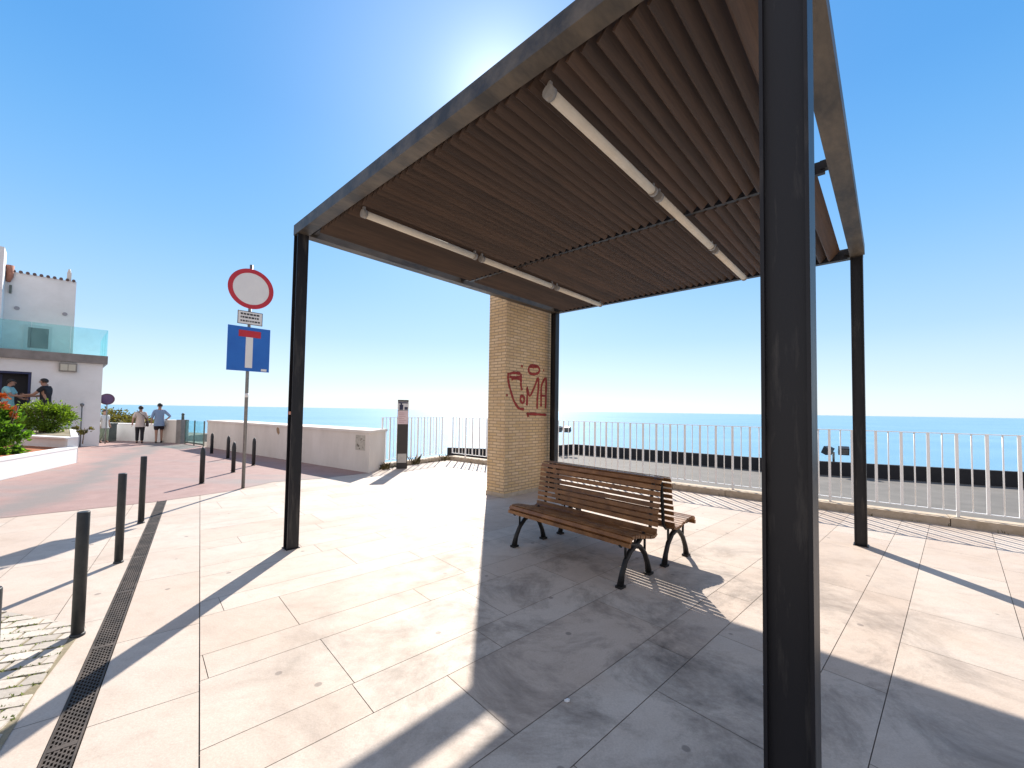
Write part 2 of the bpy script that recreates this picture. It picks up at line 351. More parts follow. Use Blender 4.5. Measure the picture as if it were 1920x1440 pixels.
slabs("border_strip", M['stone_border'], math.degrees(math.atan2(D.y, D.x)), [(-.05, .394)], [.9, 1.2], -1, 1, -12, 9, [[(Vector((0, 1)), 40)]], 3)
rows3 = [(.516, .80), (.80, 1.4), (1.4, 2.0)] + [(2.0 + .6 * k, 2.6 + .6 * k) for k in range(30)]
slabs("side_pavement", M['stone'], math.degrees(math.atan2(D.y, D.x)), rows3, [.9, 1.2, 1.5], 0, 30, -16, 10, [[(Vector((0, 1)), 40)]], 8)

road = MB()
rp = [(-7.06, 5.71), (-5.87, 6.78), (-5.28, 7.75), (-5.05, 8.75), (-4.3, 9.25), (-3.5, 10.13), (-11.75, 15.82), (-12.4, 16.4), (-13.7, 17.3), (-15.2, 17.7), (-18.6, 18.4), (-19.5, 16), (-16.5, 15.1), (-11.79, 11.13), (-10.3, 8.1), (-9.3, 5.6), (-14, 1), (-12, 1.6)]
road.quad([(x, y, .004) for x, y in rp]); struct(road.build("road", M['road']))

# sett patch with weeds in its joints
cob = MB(); cr = random.Random(2)
cpoly = [Vector(p) for p in ((-3.95, 3.2), (-3.03, 2.98), (-2.62, 2.33), (-2.05, 1.55), (-3.2, .5), (-6.2, 2.3))]
hp = []
for i in range(len(cpoly)):
    a, b = cpoly[i], cpoly[(i + 1) % len(cpoly)]; e = (b - a).normalized(); n = Vector((-e.y, e.x))
    if n.dot(Vector((-3.4, 2.2)) - a) > 0: n = -n
    hp.append((n, n.dot(a)))
cob.quad([(p.x, p.y, .004) for p in cpoly], 1)
ang = R(22); T = Vector((math.cos(ang), math.sin(ang))); N = Vector((-T.y, T.x)); weeds = []
for i in range(-30, 30):
    for j in range(-60, 60):
        c = Vector((-3.3, 2.3)) + T * (.17 * i + (.085 if j % 2 else 0)) + N * (.105 * j)
        q = [c + T * a + N * b for a, b in ((-.079, -.047), (.079, -.047), (.079, .047), (-.079, .047))]
        q = [p + Vector((cr.uniform(-.009, .009), cr.uniform(-.006, .006))) for p in q]
        for n, d in hp:
            q = clip(q, n, d)
            if len(q) < 3: break
        if len(q) >= 3 and all(n.dot(c) < d + .04 for n, d in hp):
            h = .010 + cr.uniform(-.002, .003); cc = sum(q, Vector((0, 0))) / len(q)
            top = [cob.bm.verts.new((cc.x + (p.x - cc.x) * .965, cc.y + (p.y - cc.y) * .95, h)) for p in q]
            bot = [cob.bm.verts.new((p.x, p.y, .003)) for p in q]
            cob.bm.faces.new(top)
            for k in range(len(q)): cob.bm.faces.new((bot[k], bot[(k + 1) % len(q)], top[(k + 1) % len(q)], top[k]))
            weeds.append(q[0])
M['sett'] = mat("pale_sett", (.42, .37, .31), .8, (.56, .50, .43), 6, bump=.4, island=.2)
struct(cob.build("cobbles", [M['sett'], M['soil']]))
gw = MB()
for w in weeds:
    if cr.random() < .8 and noise is not None:
        for k in range(34):
            p = w + T * cr.uniform(0, .17) + N * cr.gauss(0, .007); a = cr.uniform(0, 6.28)
            if not all(n.dot(p) < d for n, d in hp): continue
            h = cr.uniform(.006, .020)
            dx, dy = math.cos(a) * .008, math.sin(a) * .008
            gw.quad([(p.x - dx, p.y - dy, .004), (p.x + dx, p.y + dy, .004), (p.x + dy * 2, p.y - dx * 2, h)])
g = struct(gw.build("grass", M['grass']), 'stuff')

sea = MB(); sea.quad([(-45000, -200, -13.2), (45000, -200, -13.2), (45000, 45000, -13.2), (-45000, 45000, -13.2)])
struct(sea.build("sea", M['sea']))

# drain with staggered slots
dr = thing("drain_channel", "long rusty slotted drain grate crossing the pale paving", "drain")
s0, s1 = -3.2, 9.03
Md = frame((D.x, D.y), (*(drain_pt(-.455, 0)), 0))
mb = MB(); mb.box(s0, -.050, -.011, s1, .050, -.009, Md); mb.build("pit", M['pit'], dr)
mb = MB()
for y in (.058*-1, .050): mb.box(s0, y, -.011, s1, y + .008, .006, Md)
mb.build("edge_rail", M['grate'], dr, bevel=.001)
mb = MB(); cols = 7; cw = .100 / cols
for c in range(cols + 1): mb.box(s0, -.050 + c * cw - .0025, -.008, s1, -.050 + c * cw + .0025, .002, Md)
s = s0
while s < s1:
    for c in range(cols):
        off = .017 if c % 2 else 0
        mb.box(s + off, -.050 + c * cw + .0025, -.008, s + off + .012, -.050 + (c + 1) * cw - .0025, .002, Md)
    s += .034
s = s0
while s < s1: mb.box(s, -.050, -.0085, s + .03, .050, .0035, Md); s += 1.0
mb.build("grate", M['grate'], dr)

# kerb under the fences
kb = MB(); kr = random.Random(4); k = 0.0
Mf = frame((FD.x, FD.y), (FA.x, FA.y, 0))
while k < 14.2:
    h = .12 + kr.uniform(-.006, .006); kb.box(k + .005, .0 + kr.uniform(-.006, .004), -.01, k + .995, .30, h, Mf); k += 1.0
Mg = frame((GD.x, GD.y), (GA.x, GA.y, 0)); k = 0.0
while k < GL - .2: e = min(k + .9, GL); kb.box(k + .005, 0, -.01, e, .28, .11 + kr.uniform(-.005, .005), Mg); k += .9
struct(kb.build("kerb", M['kerbstone'], bevel=.018))
# weeds along the kerb
def blades(mb, x, y, z, n, spread, h0, h1, r, wid=.01):
    for k in range(n):
        a = r.uniform(0, 6.28); p = Vector((x + r.gauss(0, spread), y + r.gauss(0, spread), z)); h = r.uniform(h0, h1); d = Vector((math.cos(a), math.sin(a), 0)); e = Vector((-d.y, d.x, 0))
        tip = p + d * h * .5 + Vector((0, 0, h)); mid = p + d * h * .15 + Vector((0, 0, h * .6))
        mb.quad([p - e * wid, p + e * wid, mid + e * wid * .8, tip]) ; mb.quad([p - e * wid, mid + e * wid * .8, tip])
M['dryweed'] = mat("dry_olive_weed", (.10, .085, .03), .8, (.16, .13, .05), 9)
tufts = [((-3.36, 10.82), 60, .10, .06, .2, "dark bushy weed tuft in the corner between cream wall and white railing"),
         ((-2.78, 11.80), 22, .04, .10, .34, "single tall dry weed against the kerb beside the black totem"),
         ((-2.12, 12.86), 40, .09, .05, .24, "brownish weed clump at the bend of the white railing")]
for (x, y), n, sp, h0, h1, lab in tufts:
    mb = MB(); blades(mb, 0, 0, 0, n, sp, h0, h1, kr); o = mb.build("weed", M['dryweed'], loc=(x, y, 0)); tag(o, lab, "weed", "weeds along the kerb")
mb = MB()
for i in range(70):
    t = kr.random()
    p = FA + FD * (t * 12) - FN * .01 if i % 3 == 0 else GA + GD * (t * GL) - GN * .02
    blades(mb, p.x, p.y, 0, 5, .03, .015, .06, kr, .004)
struct(mb.build("kerb_grass", M['dryweed']), 'stuff')

# ---------------------------------------------------------------- canopy
YAW = R(47.213); C1 = (-2.577, 4.70); CA, CB, W = 5.064, 4.866, .122; HB, HT = 3.605, 3.725
cano = thing("canopy", "large square steel pergola with brown wooden louvre roof over the benches", "pergola", (*C1, 0), YAW)
def V(mb, u0, v0, z0, u1, v1, z1): return mb.box(u0, -v1, z0, u1, -v0, z1)
def post(u, v, W=W):
    """H section, webs facing along u"""
    mb = MB(); t = .012
    V(mb, u, v, 0, u + W, v + t, HB - .001); V(mb, u, v + W - t, 0, u + W, v + W, HB - .001)
    V(mb, u + .026, v + t, .0, u + W - .026, v + W - t, HB - .001)
    p = mb.build("post", M['post'], cano, bevel=.002)
    b = MB(); V(b, u - .012, v - .012, .0, u + W + .012, v + W + .012, .008); b.build("base_plate", M['post'], p)
    return p
p1 = post(0, 0); p2 = post(-.006, CB - W, W + .026); p3 = post(CA - W, CB - W); p4 = post(CA - W, 0)
mb = MB(); V(mb, .0, -.012 + .0, 0, .05, .0, .03); 
mb.bm.clear(); V(mb, -.0035, .03, 1.515, .0, .095, 1.55); mb.build("sticker", M['sticker'], p1)
for a in ((-.006, 0, W, CB + .022), (CA - W, 0, CA, CB + .002)):
    mb = MB(); V(mb, a[0], a[1], HB, a[2], a[3], HT); mb.build("beam", M['beam'], cano, bevel=.004)
for v, v2 in ((0, W), (CB - W, CB + .02)):
    mb = MB(); V(mb, W + .001, v, HB, CA - W - .001, v2, HT); mb.build("beam", M['beam'], cano, bevel=.004)
# louvre boards: low edge away from the camera side, overlapped so the sun stays out
def louvres(u0, u1):
    mb = MB(); v = .37; tilt = R(46); w, t = .156, .018; lr = random.Random(int(u0 * 10) + 3)
    while v < 4.55:
        ti = tilt + lr.uniform(-.02, .02); c, s = math.cos(ti), math.sin(ti); dz = lr.uniform(-.002, .002); du = lr.uniform(-.006, .006)
        prof = [(v, 3.585 + dz), (v + w * c, 3.585 + dz + w * s), (v + w * c - t * s, 3.585 + dz + w * s + t * c), (v - t * s, 3.585 + dz + t * c)]
        a = [mb.bm.verts.new((u0 + du, -x, z)) for x, z in prof]; b = [mb.bm.verts.new((u1 + du, -x, z)) for x, z in prof]
        mb.bm.faces.new(a); mb.bm.faces.new(b[::-1])
        for i in range(4): mb.bm.faces.new((a[i], a[(i + 1) % 4], b[(i + 1) % 4], b[i]))
        v += .097
    return mb.build("slat_panel", M['wood_deck'], cano)
louvres(.15, 2.425); louvres(2.50, 4.90)
mb = MB(); V(mb, 2.44, .30, 3.60, 2.485, 4.72, 3.70); mb.build("cross_beam", M['post'], cano)
mb = MB(); V(mb, 4.915, .30, 3.585, 4.939, 4.72, 3.70); mb.build("cross_beam", M['post'], cano)
mb = MB(); V(mb, .125, .30, 3.63, .145, 4.72, 3.70); mb.build("cross_beam", M['post'], cano)
for u in (.16, 2.43, 4.88):
    for v0, v1 in ((W + .001, .36), (4.69, CB - W - .001)):
        mb = MB(); V(mb, u, v0, 3.63, u + .06, v1, 3.70); mb.build("bracket", M['iron'], cano)

# tube lights under the louvres
names = ["nearest", "middle", "farthest"]
Mc = frame((math.cos(YAW), math.sin(YAW)), (*C1, 0))
for v, side in ((1.27, "left row under the canopy"), (3.59, "right row under the canopy")):
    for k, (u0, u1) in enumerate(((.19, 1.71), (1.79, 3.31), (3.40, 4.75))):
        p = Mc @ Vector((u0, -v, 3.535))
        L = u1 - u0; o = thing("tube_light", "cream tube light, %s of three in the %s" % (names[k], side), "tube light", p, YAW, "tube lights under the canopy")
        mb = MB(); mb.tube([(.045, 0, 0), (L - .045, 0, 0)], .036, 16); mb.build("diffuser", M['tube'], o)
        for x in (0, L - .044):
            mb = MB(); mb.tube([(x, 0, 0), (x + .044, 0, 0)], .041, 16); mb.box(x + .01, -.012, .03, x + .034, .012, .07); mb.build("end_cap", M['lampcap'], o)

# ---------------------------------------------------------------- brick pillar with graffiti
pc = Vector((-.117, 7.503)); pil = thing("brick_pillar", "tall yellow brick pillar with red graffiti beside the canopy", "pillar", (pc.x, pc.y, 0), R(47.2))
PL, PD, PH = 1.585, .46, 4.3
bm = bmesh.new(); uvl = bm.loops.layers.uv.new("UVMap")
def uvquad(pts, uvs):
    f = bm.faces.new([bm.verts.new(p) for p in pts])
    for l, q in zip(f.loops, uvs): l[uvl].uv = q
z0 = .06
uvquad([(0, 0, z0), (PL, 0, z0), (PL, 0, PH), (0, 0, PH)], [(0, z0), (PL, z0), (PL, PH), (0, PH)])
uvquad([(0, PD, z0), (0, 0, z0), (0, 0, PH), (0, PD, PH)], [(0.05, z0), (PD + .05, z0), (PD + .05, PH), (.05, PH)])
uvquad([(PL, 0, z0), (PL, PD, z0), (PL, PD, PH), (PL, 0, PH)], [(0.05, z0), (PD + .05, z0), (PD + .05, PH), (.05, PH)])
uvquad([(PL, PD, z0), (0, PD, z0), (0, PD, PH), (PL, PD, PH)], [(0, z0), (PL, z0), (PL, PH), (0, PH)])
uvquad([(0, 0, PH), (PL, 0, PH), (PL, PD, PH), (0, PD, PH)], [(0, 0), (PL, 0), (PL, PD), (0, PD)])
me = bpy.data.meshes.new("shaft"); bm.to_mesh(me); bm.free(); me.materials.append(M['brick'])
o = bpy.data.objects.new("shaft", me); COL.objects.link(o); o.parent = pil
mb = MB(); mb.box(-.012, -.012, 0, PL + .012, PD + .012, .075); mb.build("plinth", M['kerbstone'], pil, bevel=.006)
GR = [[(0.06,2.3),(0.06,2.18),(0.09,2.07),(0.15,1.93),(0.22,1.79),(0.31,1.69),(0.38,1.64),(0.52,1.63)],[(0.09,2.28),(0.22,2.31),(0.4,2.31)],[(0.1,2.23),(0.23,2.22),(0.4,2.25)],[(0.15,2.18),(0.27,2.21),(0.39,2.2)],[(0.44,2.48),(0.44,2.43)],[(0.42,2.31),(0.42,2.19),(0.42,2.09),(0.45,1.99)],[(0.75,2.5),(0.66,2.46),(0.64,2.39),(0.68,2.34),(0.8,2.33),(0.93,2.36),(0.98,2.42),(0.94,2.48),(0.85,2.5),(0.75,2.5)],[(0.67,2.47),(0.78,2.47),(0.91,2.49)],[(1.1,2.43),(1.13,2.43)],[(0.46,1.9),(0.42,1.86),(0.41,1.8),(0.46,1.75),(0.51,1.77),(0.52,1.84),(0.46,1.9)],[(0.6,1.7),(0.61,1.89),(0.6,2.06),(0.68,1.89),(0.81,2.05),(0.94,2.26),(0.95,2.05),(0.92,1.84),(0.92,1.64)],[(1.04,1.69),(1.04,1.92),(1.05,2.12),(1.19,2.27),(1.2,1.96),(1.19,1.65)],[(1.01,1.91),(1.18,1.91)],[(0.61,1.56),(0.65,1.48),(0.63,1.53),(0.76,1.54),(0.93,1.53),(1.22,1.52)],[(0.03,1.9),(0.04,1.86)]]
def smooth_line(p, n=4):
    out = []
    for i in range(len(p) - 1):
        a, b, c, d = p[max(i - 1, 0)], p[i], p[i + 1], p[min(i + 2, len(p) - 1)]
        for k in range(n):
            t = k / n
            out.append(tuple(.5 * (2 * b[j] + (c[j] - a[j]) * t + (2 * a[j] - 5 * b[j] + 4 * c[j] - d[j]) * t * t + (3 * b[j] - a[j] - 3 * c[j] + d[j]) * t ** 3) for j in (0, 1)))
    out.append(p[-1]); return out
mb = MB(); gr = random.Random(9)
for s in GR:
    pts = smooth_line(s) if len(s) > 2 else s
    mb.tube([(x, -.002, z) for x, z in pts], [.027 + gr.uniform(-.006, .007) for _ in pts], 8, sq=(1, .12) if False else (1, 1))
for v in mb.bm.verts: v.co.y = max(min(v.co.y, .001), -.004)
mb.build("graffiti", M['graffiti'], pil)

# ---------------------------------------------------------------- benches
BC = Vector((1.02, 4.75)); BE = Vector((.667, -.745))
def make_bench(rz, loc, label):
    t = thing("park_bench", label, "bench", loc, rz, "back-to-back wooden park benches")
    Lh = .82
    def slat_run(path, n, w, th, name):
        mb = MB(); pts = smooth_line(path, 8); seg = [0]
        for i in range(1, len(pts)): seg.append(seg[-1] + math.dist(pts[i], pts[i - 1]))
        br = random.Random(len(name) + n)
        for k in range(n):
            d = (k + .5) / n * seg[-1]; i = max(j for j in range(len(seg)) if seg[j] <= d); i = min(i, len(pts) - 2)
            f = (d - seg[i]) / max(1e-6, seg[i + 1] - seg[i]); y = pts[i][0] + (pts[i + 1][0] - pts[i][0]) * f; z = pts[i][1] + (pts[i + 1][1] - pts[i][1]) * f
            a = math.atan2(pts[i + 1][1] - pts[i][1], pts[i + 1][0] - pts[i][0])
            Ms = Matrix.Translation((br.uniform(-.006, .006), y, z)) @ Matrix.Rotation(a, 4, 'X')
            mb.box(-Lh, -w / 2, -th / 2, Lh, w / 2, th / 2, Ms)
        return mb.build(name, M['wood_bench'], t, bevel=.004)
    slat_run([(-.65, .375), (-.648, .42), (-.61, .455), (-.52, .455), (-.40, .43), (-.29, .405), (-.21, .40), (-.165, .425)], 12, .037, .028, "seat")
    slat_run([(-.178, .415), (-.16, .55), (-.14, .66), (-.125, .76), (-.115, .84), (-.10, .90), (-.065, .94), (-.02, .945)], 10, .042, .008, "backrest")
    for x in (-.72, .72):
        mb = MB()
        mb.tube([(x, -.65, .03), (x, -.625, .12), (x, -.57, .22), (x, -.49, .295), (x, -.41, .335), (x, -.33, .365), (x, -.25, .42)], [.032, .026, .025, .025, .029, .022, .018], 8)
        mb.tube([(x, -.16, .03), (x, -.185, .12), (x, -.235, .22), (x, -.32, .30), (x, -.41, .335), (x, -.50, .36), (x, -.58, .43)], [.032, .026, .025, .025, .029, .022, .018], 8)
        for y in (-.65, -.16): mb.box(x - .032, y - .04, 0, x + .032, y + .04, .022); mb.tube([(x, y, .02), (x, y, .06)], [.036, .022], 8)
        mb.tube([(x, -.66, .372), (x, -.60, .425), (x, -.50, .428), (x, -.38, .402), (x, -.28, .378), (x, -.19, .385), (x, -.135, .43), (x, -.122, .56), (x, -.11, .68), (x, -.095, .82), (x, -.07, .89), (x, -.02, .915)], .018, 8)
        mb.tube([(x, -.235, .23), (x, -.235, .38)], .012, 6); mb.tube([(x, -.57, .23), (x, -.575, .42)], .012, 6); mb.tube([(x, -.41, .335), (x, -.41, .41)], .012, 6)
        mb.build("leg_frame", M['iron'], t)
    mb = MB(); mb.tube([(-.72, -.41, .335), (.72, -.41, .335)], .009, 8); mb.build("tie_rod", M['iron'], t)
    return t
brz = math.atan2(BE.y, BE.x)
make_bench(brz, (BC.x, BC.y, 0), "brown slatted park bench facing the camera, its iron feet on the shaded paving")
make_bench(brz + math.pi, (BC.x, BC.y, 0), "brown slatted park bench facing the white sea railing, mostly hidden behind its twin")

# ---------------------------------------------------------------- railings
def railing(name, label, A, ax, length, pitch, z0, z1, first=0):
    t = thing(name, label, "railing", (A.x, A.y, 0), math.atan2(ax.y, ax.x))
    mb = MB(); mb.box(-.02, -.02, z1 - .012, length + .02, .02, z1); mb.build("top_rail", M['rail'], t)
    mb = MB(); mb.box(-.02, -.018, z0, length + .02, .018, z0 + .012); mb.build("bottom_rail", M['rail'], t)
    n = int(length / pitch); flat = post_ = thin = None
    for i in range(n + 1):
        if i % 10 == first:
            if post_ is None:
                mb = MB(); mb.box(-.018, -.018, .10, .018, .018, z1 - .0125); post_ = mb.build("post", M['rail'], t, bevel=.003); c = post_
            else: c = post_.copy(); COL.objects.link(c)
        elif i % 2 == first % 2:
            if flat is None:
                mb = MB(); mb.box(-.018, -.014, z0 + .0125, .018, .014, z1 - .0125); flat = mb.build("bar", M['rail'], t, bevel=.003); c = flat
            else: c = flat.copy(); COL.objects.link(c)
        else:
            if thin is None:
                mb = MB(); mb.tube([(0, 0, z0 + .0125), (0, 0, z1 - .0125)], .0095, 8); thin = mb.build("bar", M['rail'], t); c = thin
            else: c = thin.copy(); COL.objects.link(c)
        c.location = (i * pitch, 0, 0)
    return t
railing("railing", "long straight white metal railing along the sea side of the plaza", FA + FN * .17, FD, 13.95, .15, .20, 1.36, 4)
railing("railing", "short white metal railing behind the black totem, ending at the cream wall", GA + GN * .16 + GD * .06, GD, GL - .1, .13, .19, 1.36, 0)

# ---------------------------------------------------------------- lower terrace, parapet, floodlights
TZ = -.5
tf = MB(); tp = [FA + FN * .30 + FD * 26, FA + FN * .30, Vector((-2.6, 17.5)), Vector((-.9, 17.2)), Vector((1.5, 18.8)), Vector((3.1, 20.3)), Vector((9.34, 15.21)), Vector((15.5, 12.35)), Vector((30, 5.6))]
tf.prism([(p.x, p.y) for p in tp][::-1], -13, TZ); struct(tf.build("lower_terrace", M['terrace']))
pw = MB()
pl_ = tp[2:]
for a, b in zip(pl_[:-1], pl_[1:]):
    e = (b - a); L = e.length; e.normalize(); pw.box(-.14, -.0, TZ, L + .002, .18, TZ + .47, frame((e.x, e.y), (a.x, a.y, 0)))
tag(pw.build("parapet_wall", M['parapet']), "low parapet wall, its shade coloured in black, around the grey terrace beyond the railing", "parapet")
def flood(x, y, z0, h, label, heads):
    t = thing("floodlight", label, "floodlight", (x, y, z0), 0, "floodlights on the terrace parapet")
    mb = MB(); mb.tube([(0, 0, 0), (0, 0, h)], .035, 8); mb.build("pole", M['galv'], t)
    for dx, rz in heads:
        Mh = Matrix.Translation((dx, 0, h + .05)) @ Matrix.Rotation(rz, 4, 'Z') @ Matrix.Rotation(R(25), 4, 'X')
        mb = MB(); mb.box(-.15, -.09, -.13, .15, .09, .13, Mh); o = mb.build("lamp_head", M['bollard'], t, bevel=.015)
        mb = MB(); mb.box(-.12, -.097, -.10, .12, -.0905, .10, Mh); mb.build("lens", M['galv'], o)
flood(2.55, 20.05, TZ + .45, .72, "twin floodlight on a pole behind the right edge of the brick pillar", ((-.2, .8), (.2, -.5)))
flood(11.35, 14.42, TZ + .45, .36, "black twin floodlight on the parapet left of the right canopy post", ((-.2, .3), (.36, -.6)))

# ---------------------------------------------------------------- bollards
def bollard(x, y, h, label, rad, tip, first):
    t = thing("bollard", label, "bollard", (x, y, 0), 0, "dark bollards along the road")
    mb = MB()
    if tip: mb.tube([(0, 0, 0), (0, 0, h - .12), (0, 0, h - .05), (0, 0, h)], [rad, rad, rad * .75, rad * .2], 14)
    else: mb.tube([(0, 0, 0), (0, 0, h - .006), (0, 0, h)], [rad, rad, rad * .92], 20)
    mb.build("shaft", M['bollard'], t)
    mb = MB(); mb.tube([(0, 0, .0), (0, 0, .012), (0, 0, .02)], [rad * 1.18, rad * 1.18, rad * 1.02], 18); mb.build("base_ring", M['bollard'], t)
    return t
for x, y, h, lab, rad, tip in [
    (-2.09, 1.67, .85, "dark round bollard cut off by the left edge of the picture", .034, 0),
    (-2.977, 2.877, .85, "tallest looking dark bollard, standing at the corner of the weedy setts", .034, 0),
    (-3.959, 4.19, .90, "flat topped dark bollard on pale paving, with the sign's shadow behind it", .034, 0),
    (-4.996, 5.581, .90, "flat topped dark bollard leaning slightly, beside the far end of the drain grate", .034, 0),
    (-6.347, 8.442, .76, "pointed black bollard on red paving, left of the traffic sign pole", .044, 1),
    (-6.71, 9.919, .74, "pointed black bollard on red paving, just behind the traffic sign pole", .044, 1),
    (-10.05, 13.75, .70, "farthest pointed black bollard, in the wall's shade near the glass gate", .045, 1),
    (-8.641, 12.509, .70, "pointed black bollard in the wall's shade, second from the glass gate", .045, 1),
    (-6.986, 11.128, .76, "pointed black bollard in the wall's shade right of the traffic sign pole", .044, 1)]:
    bollard(x, y, h, lab, rad, tip, 0)

# ---------------------------------------------------------------- signs
def disc(mb, cz, r, y0, y1, seg=48, r0=0.):
    ring = lambda rr, y: [mb.bm.verts.new((math.cos(2 * math.pi * k / seg) * rr, y, cz + math.sin(2 * math.pi * k / seg) * rr)) for k in range(seg)]
    a, b = ring(r, y0), ring(r, y1)
    for k in range(seg): mb.bm.faces.new((a[k], a[(k + 1) % seg], b[(k + 1) % seg], b[k]))
    if r0 == 0: mb.bm.faces.new(a[::-1]); mb.bm.faces.new(b)
    else:
        c, d = ring(r0, y0), ring(r0, y1)
        for k in range(seg):
            n = (k + 1) % seg
            mb.bm.faces.new((c[k], d[k], d[n], c[n])); mb.bm.faces.new((a[k], c[k], c[n], a[n])); mb.bm.faces.new((b[k], b[n], d[n], d[k]))
ts = thing("traffic_sign", "tall sign pole carrying a red ringed circle, small plate and blue dead end sign", "traffic sign", (-5.21, 8.02, 0), R(48))
mb = MB(); mb.tube([(0, .035, 0), (0, .035, 4.42)], .03, 14); mb.build("pole", M['galv'], ts)
mb = MB(); disc(mb, 3.93, .395, -.012, .0); f = mb.build("no_entry_disc", M['signwhite'], ts)
mb = MB(); disc(mb, 3.93, .398, -.016, -.0125, 48, .315); mb.build("red_ring", M['signred'], f)
mb = MB(); mb.box(-.215, -.012, 3.215, .215, 0, 3.475); f = mb.build("notice_plate", M['signwhite'], ts, bevel=.002)
mb = MB()
for x0, z0, x1, z1 in ((-.215, 3.465, .215, 3.475), (-.215, 3.215, .215, 3.225), (-.215, 3.225, -.205, 3.465), (.205, 3.225, .215, 3.465)): mb.box(x0, -.0155, z0, x1, -.0125, z1)
pr = random.Random(5)
for row, z in ((0, 3.40), (1, 3.335), (2, 3.265)):
    x = -.165
    while x < .15:
        w = pr.uniform(.018, .05); mb.box(x, -.0155, z, min(x + w, .17), -.0125, z + (.034 if row < 2 else .03)); x += w + .012
mb.build("print", M['signdark'], f)
mb = MB(); mb.box(-.365, -.012, 2.295, .365, 0, 3.165); f = mb.build("dead_end_plate", M['signblue'], ts, bevel=.004)
mb = MB(); mb.box(-.062, -.0165, 2.36, .062, -.0125, 2.965); mb.build("white_bar", M['signwhite'], f)
mb = MB(); mb.box(-.185, -.0175, 2.966, .195, -.0125, 3.095); mb.build("red_bar", M['signred'], f, bevel=.0015)
mb = MB(); mb.box(.22, -.0165, 2.31, .32, -.0125, 2.355); mb.build("sticker", M['signwhite'], f)
mb = MB(); mb.tube([(0, .035, 1.78), (0, .035, 1.86)], .0315, 14); mb.build("pole_sticker", M['signwhite'], ts)
npk = thing("traffic_sign", "small round dark violet sign seen from behind the white house corner", "traffic sign", (-16.42, 16.55, 0), R(38))
mb = MB(); mb.tube([(0, .03, 0), (0, .03, 2.0)], .02, 8); mb.build("pole", M['galv'], npk)
mb = MB(); disc(mb, 1.81, .225, -.01, .0, 32); f = mb.build("disc", M['signviolet'], npk)
mb = MB(); disc(mb, 1.81, .227, -.014, -.0105, 32, .18); mb.build("rim", mat("faded_maroon_rim", (.075, .025, .06), .5), f)

# information totem
tt = thing("info_totem", "slim black information totem with pale panels in front of the railing", "totem", (-2.93, 11.0, 0), R(16))
mb = MB(); mb.box(-.14, -.04, 0, .14, .04, 1.84); mb.build("body", M['totem'], tt, bevel=.004)
mb = MB(); mb.box(-.135, -.0445, 1.19, .135, -.0405, 1.55); f = mb.build("text_panel", M['paper'], tt)
mb = MB()
for k in range(6): mb.box(-.10, -.0475, 1.235 + k * .05, -.10 + pr.uniform(.12, .2), -.045, 1.247 + k * .05)
mb.build("text_lines", mat("faded_print", (.42, .28, .32), .6), f)
mb = MB(); mb.box(-.135, -.0445, 1.56, .135, -.0405, 1.79); f = mb.build("picture_panel", mat("picture_white", (.5, .52, .58), .5, (.62, .62, .64), 20), tt)
mb = MB(); mb.box(-.095, -.0475, 1.57, .0, -.045, 1.71); mb.box(.035, -.0475, 1.575, .12, -.045, 1.65); mb.box(-.125, -.0475, 1.745, .12, -.045, 1.78); mb.tube([(-.05, -.046, 1.70), (-.05, -.046, 1.745)], .02, 10); mb.build("picture", mat("picture_navy", (.02, .025, .07), .5), f)
mb = MB(); mb.box(-.115, -.0445, .16, .115, -.0405, .40); mb.build("lower_panel", mat("pale_grey_panel", (.4, .4, .39), .6, (.52, .52, .5), 10), tt)

# ---------------------------------------------------------------- cream boundary wall
bw = thing("boundary_wall", "long low cream wall between red road and sea, with brown stains", "wall", (W0.x, W0.y, 0))
W1 = Vector((-11.78, 15.84)); q = lambda v: (v.x - W0.x, v.y - W0.y)
mb = MB(); mb.prism([q(W0), q(Vector((-3.42, 11.12))), q(W1 + WN * .75), q(W1)], 0, .98); mb.build("wall_body", M['cream'], bw, bevel=.01)
mb = MB(); mb.prism([q(W0 + Vector((.03, -.045))), q(Vector((-3.38, 11.16))), q(W1 + WN * .79), q(W1 - WN * .03)], .981, 1.045); mb.build("coping", M['cream'], bw, bevel=.012)
wd_ = (W1 - W0).normalized(); Mw = frame((wd_.x, wd_.y), (0, 0, 0))
mb = MB(); mb.box(.20, -.004 + .0, .54, .56, .001, .92, Mw)
for v in mb.bm.verts: pass
mb.bm.clear()
def wall_rect(mb, s0, z0, s1, z1, o=.004): mb.box(s0, 0.0, z0, s1, o, z1, Mw)
wall_rect(mb, .17, .54, .56, .92, .006); f = mb.build("plaque", mat("weathered_plaque", (.42, .38, .31), .8, (.60, .55, .47), 14), bw)
mb = MB()
for k in range(9): a, b = pr.uniform(.19, .5), pr.uniform(.56, .86); wall_rect(mb, a, b, a + pr.uniform(.01, .04), b + pr.uniform(.02, .07), .009)
mb.build("plaque_marks", mat("plaque_dark_marks", (.13, .11, .08), .8), f)
mb = MB(); mb.quad([Mw @ Vector((s, .004, z)) for s, z in ((4.52, .73), (4.62, .82), (4.66, .92), (4.58, .99 - .02), (4.48, .93), (4.44, .80))]); mb.build("stain", mat("brown_stain", (.30, .18, .09), .9, (.42, .30, .19), 9), bw)

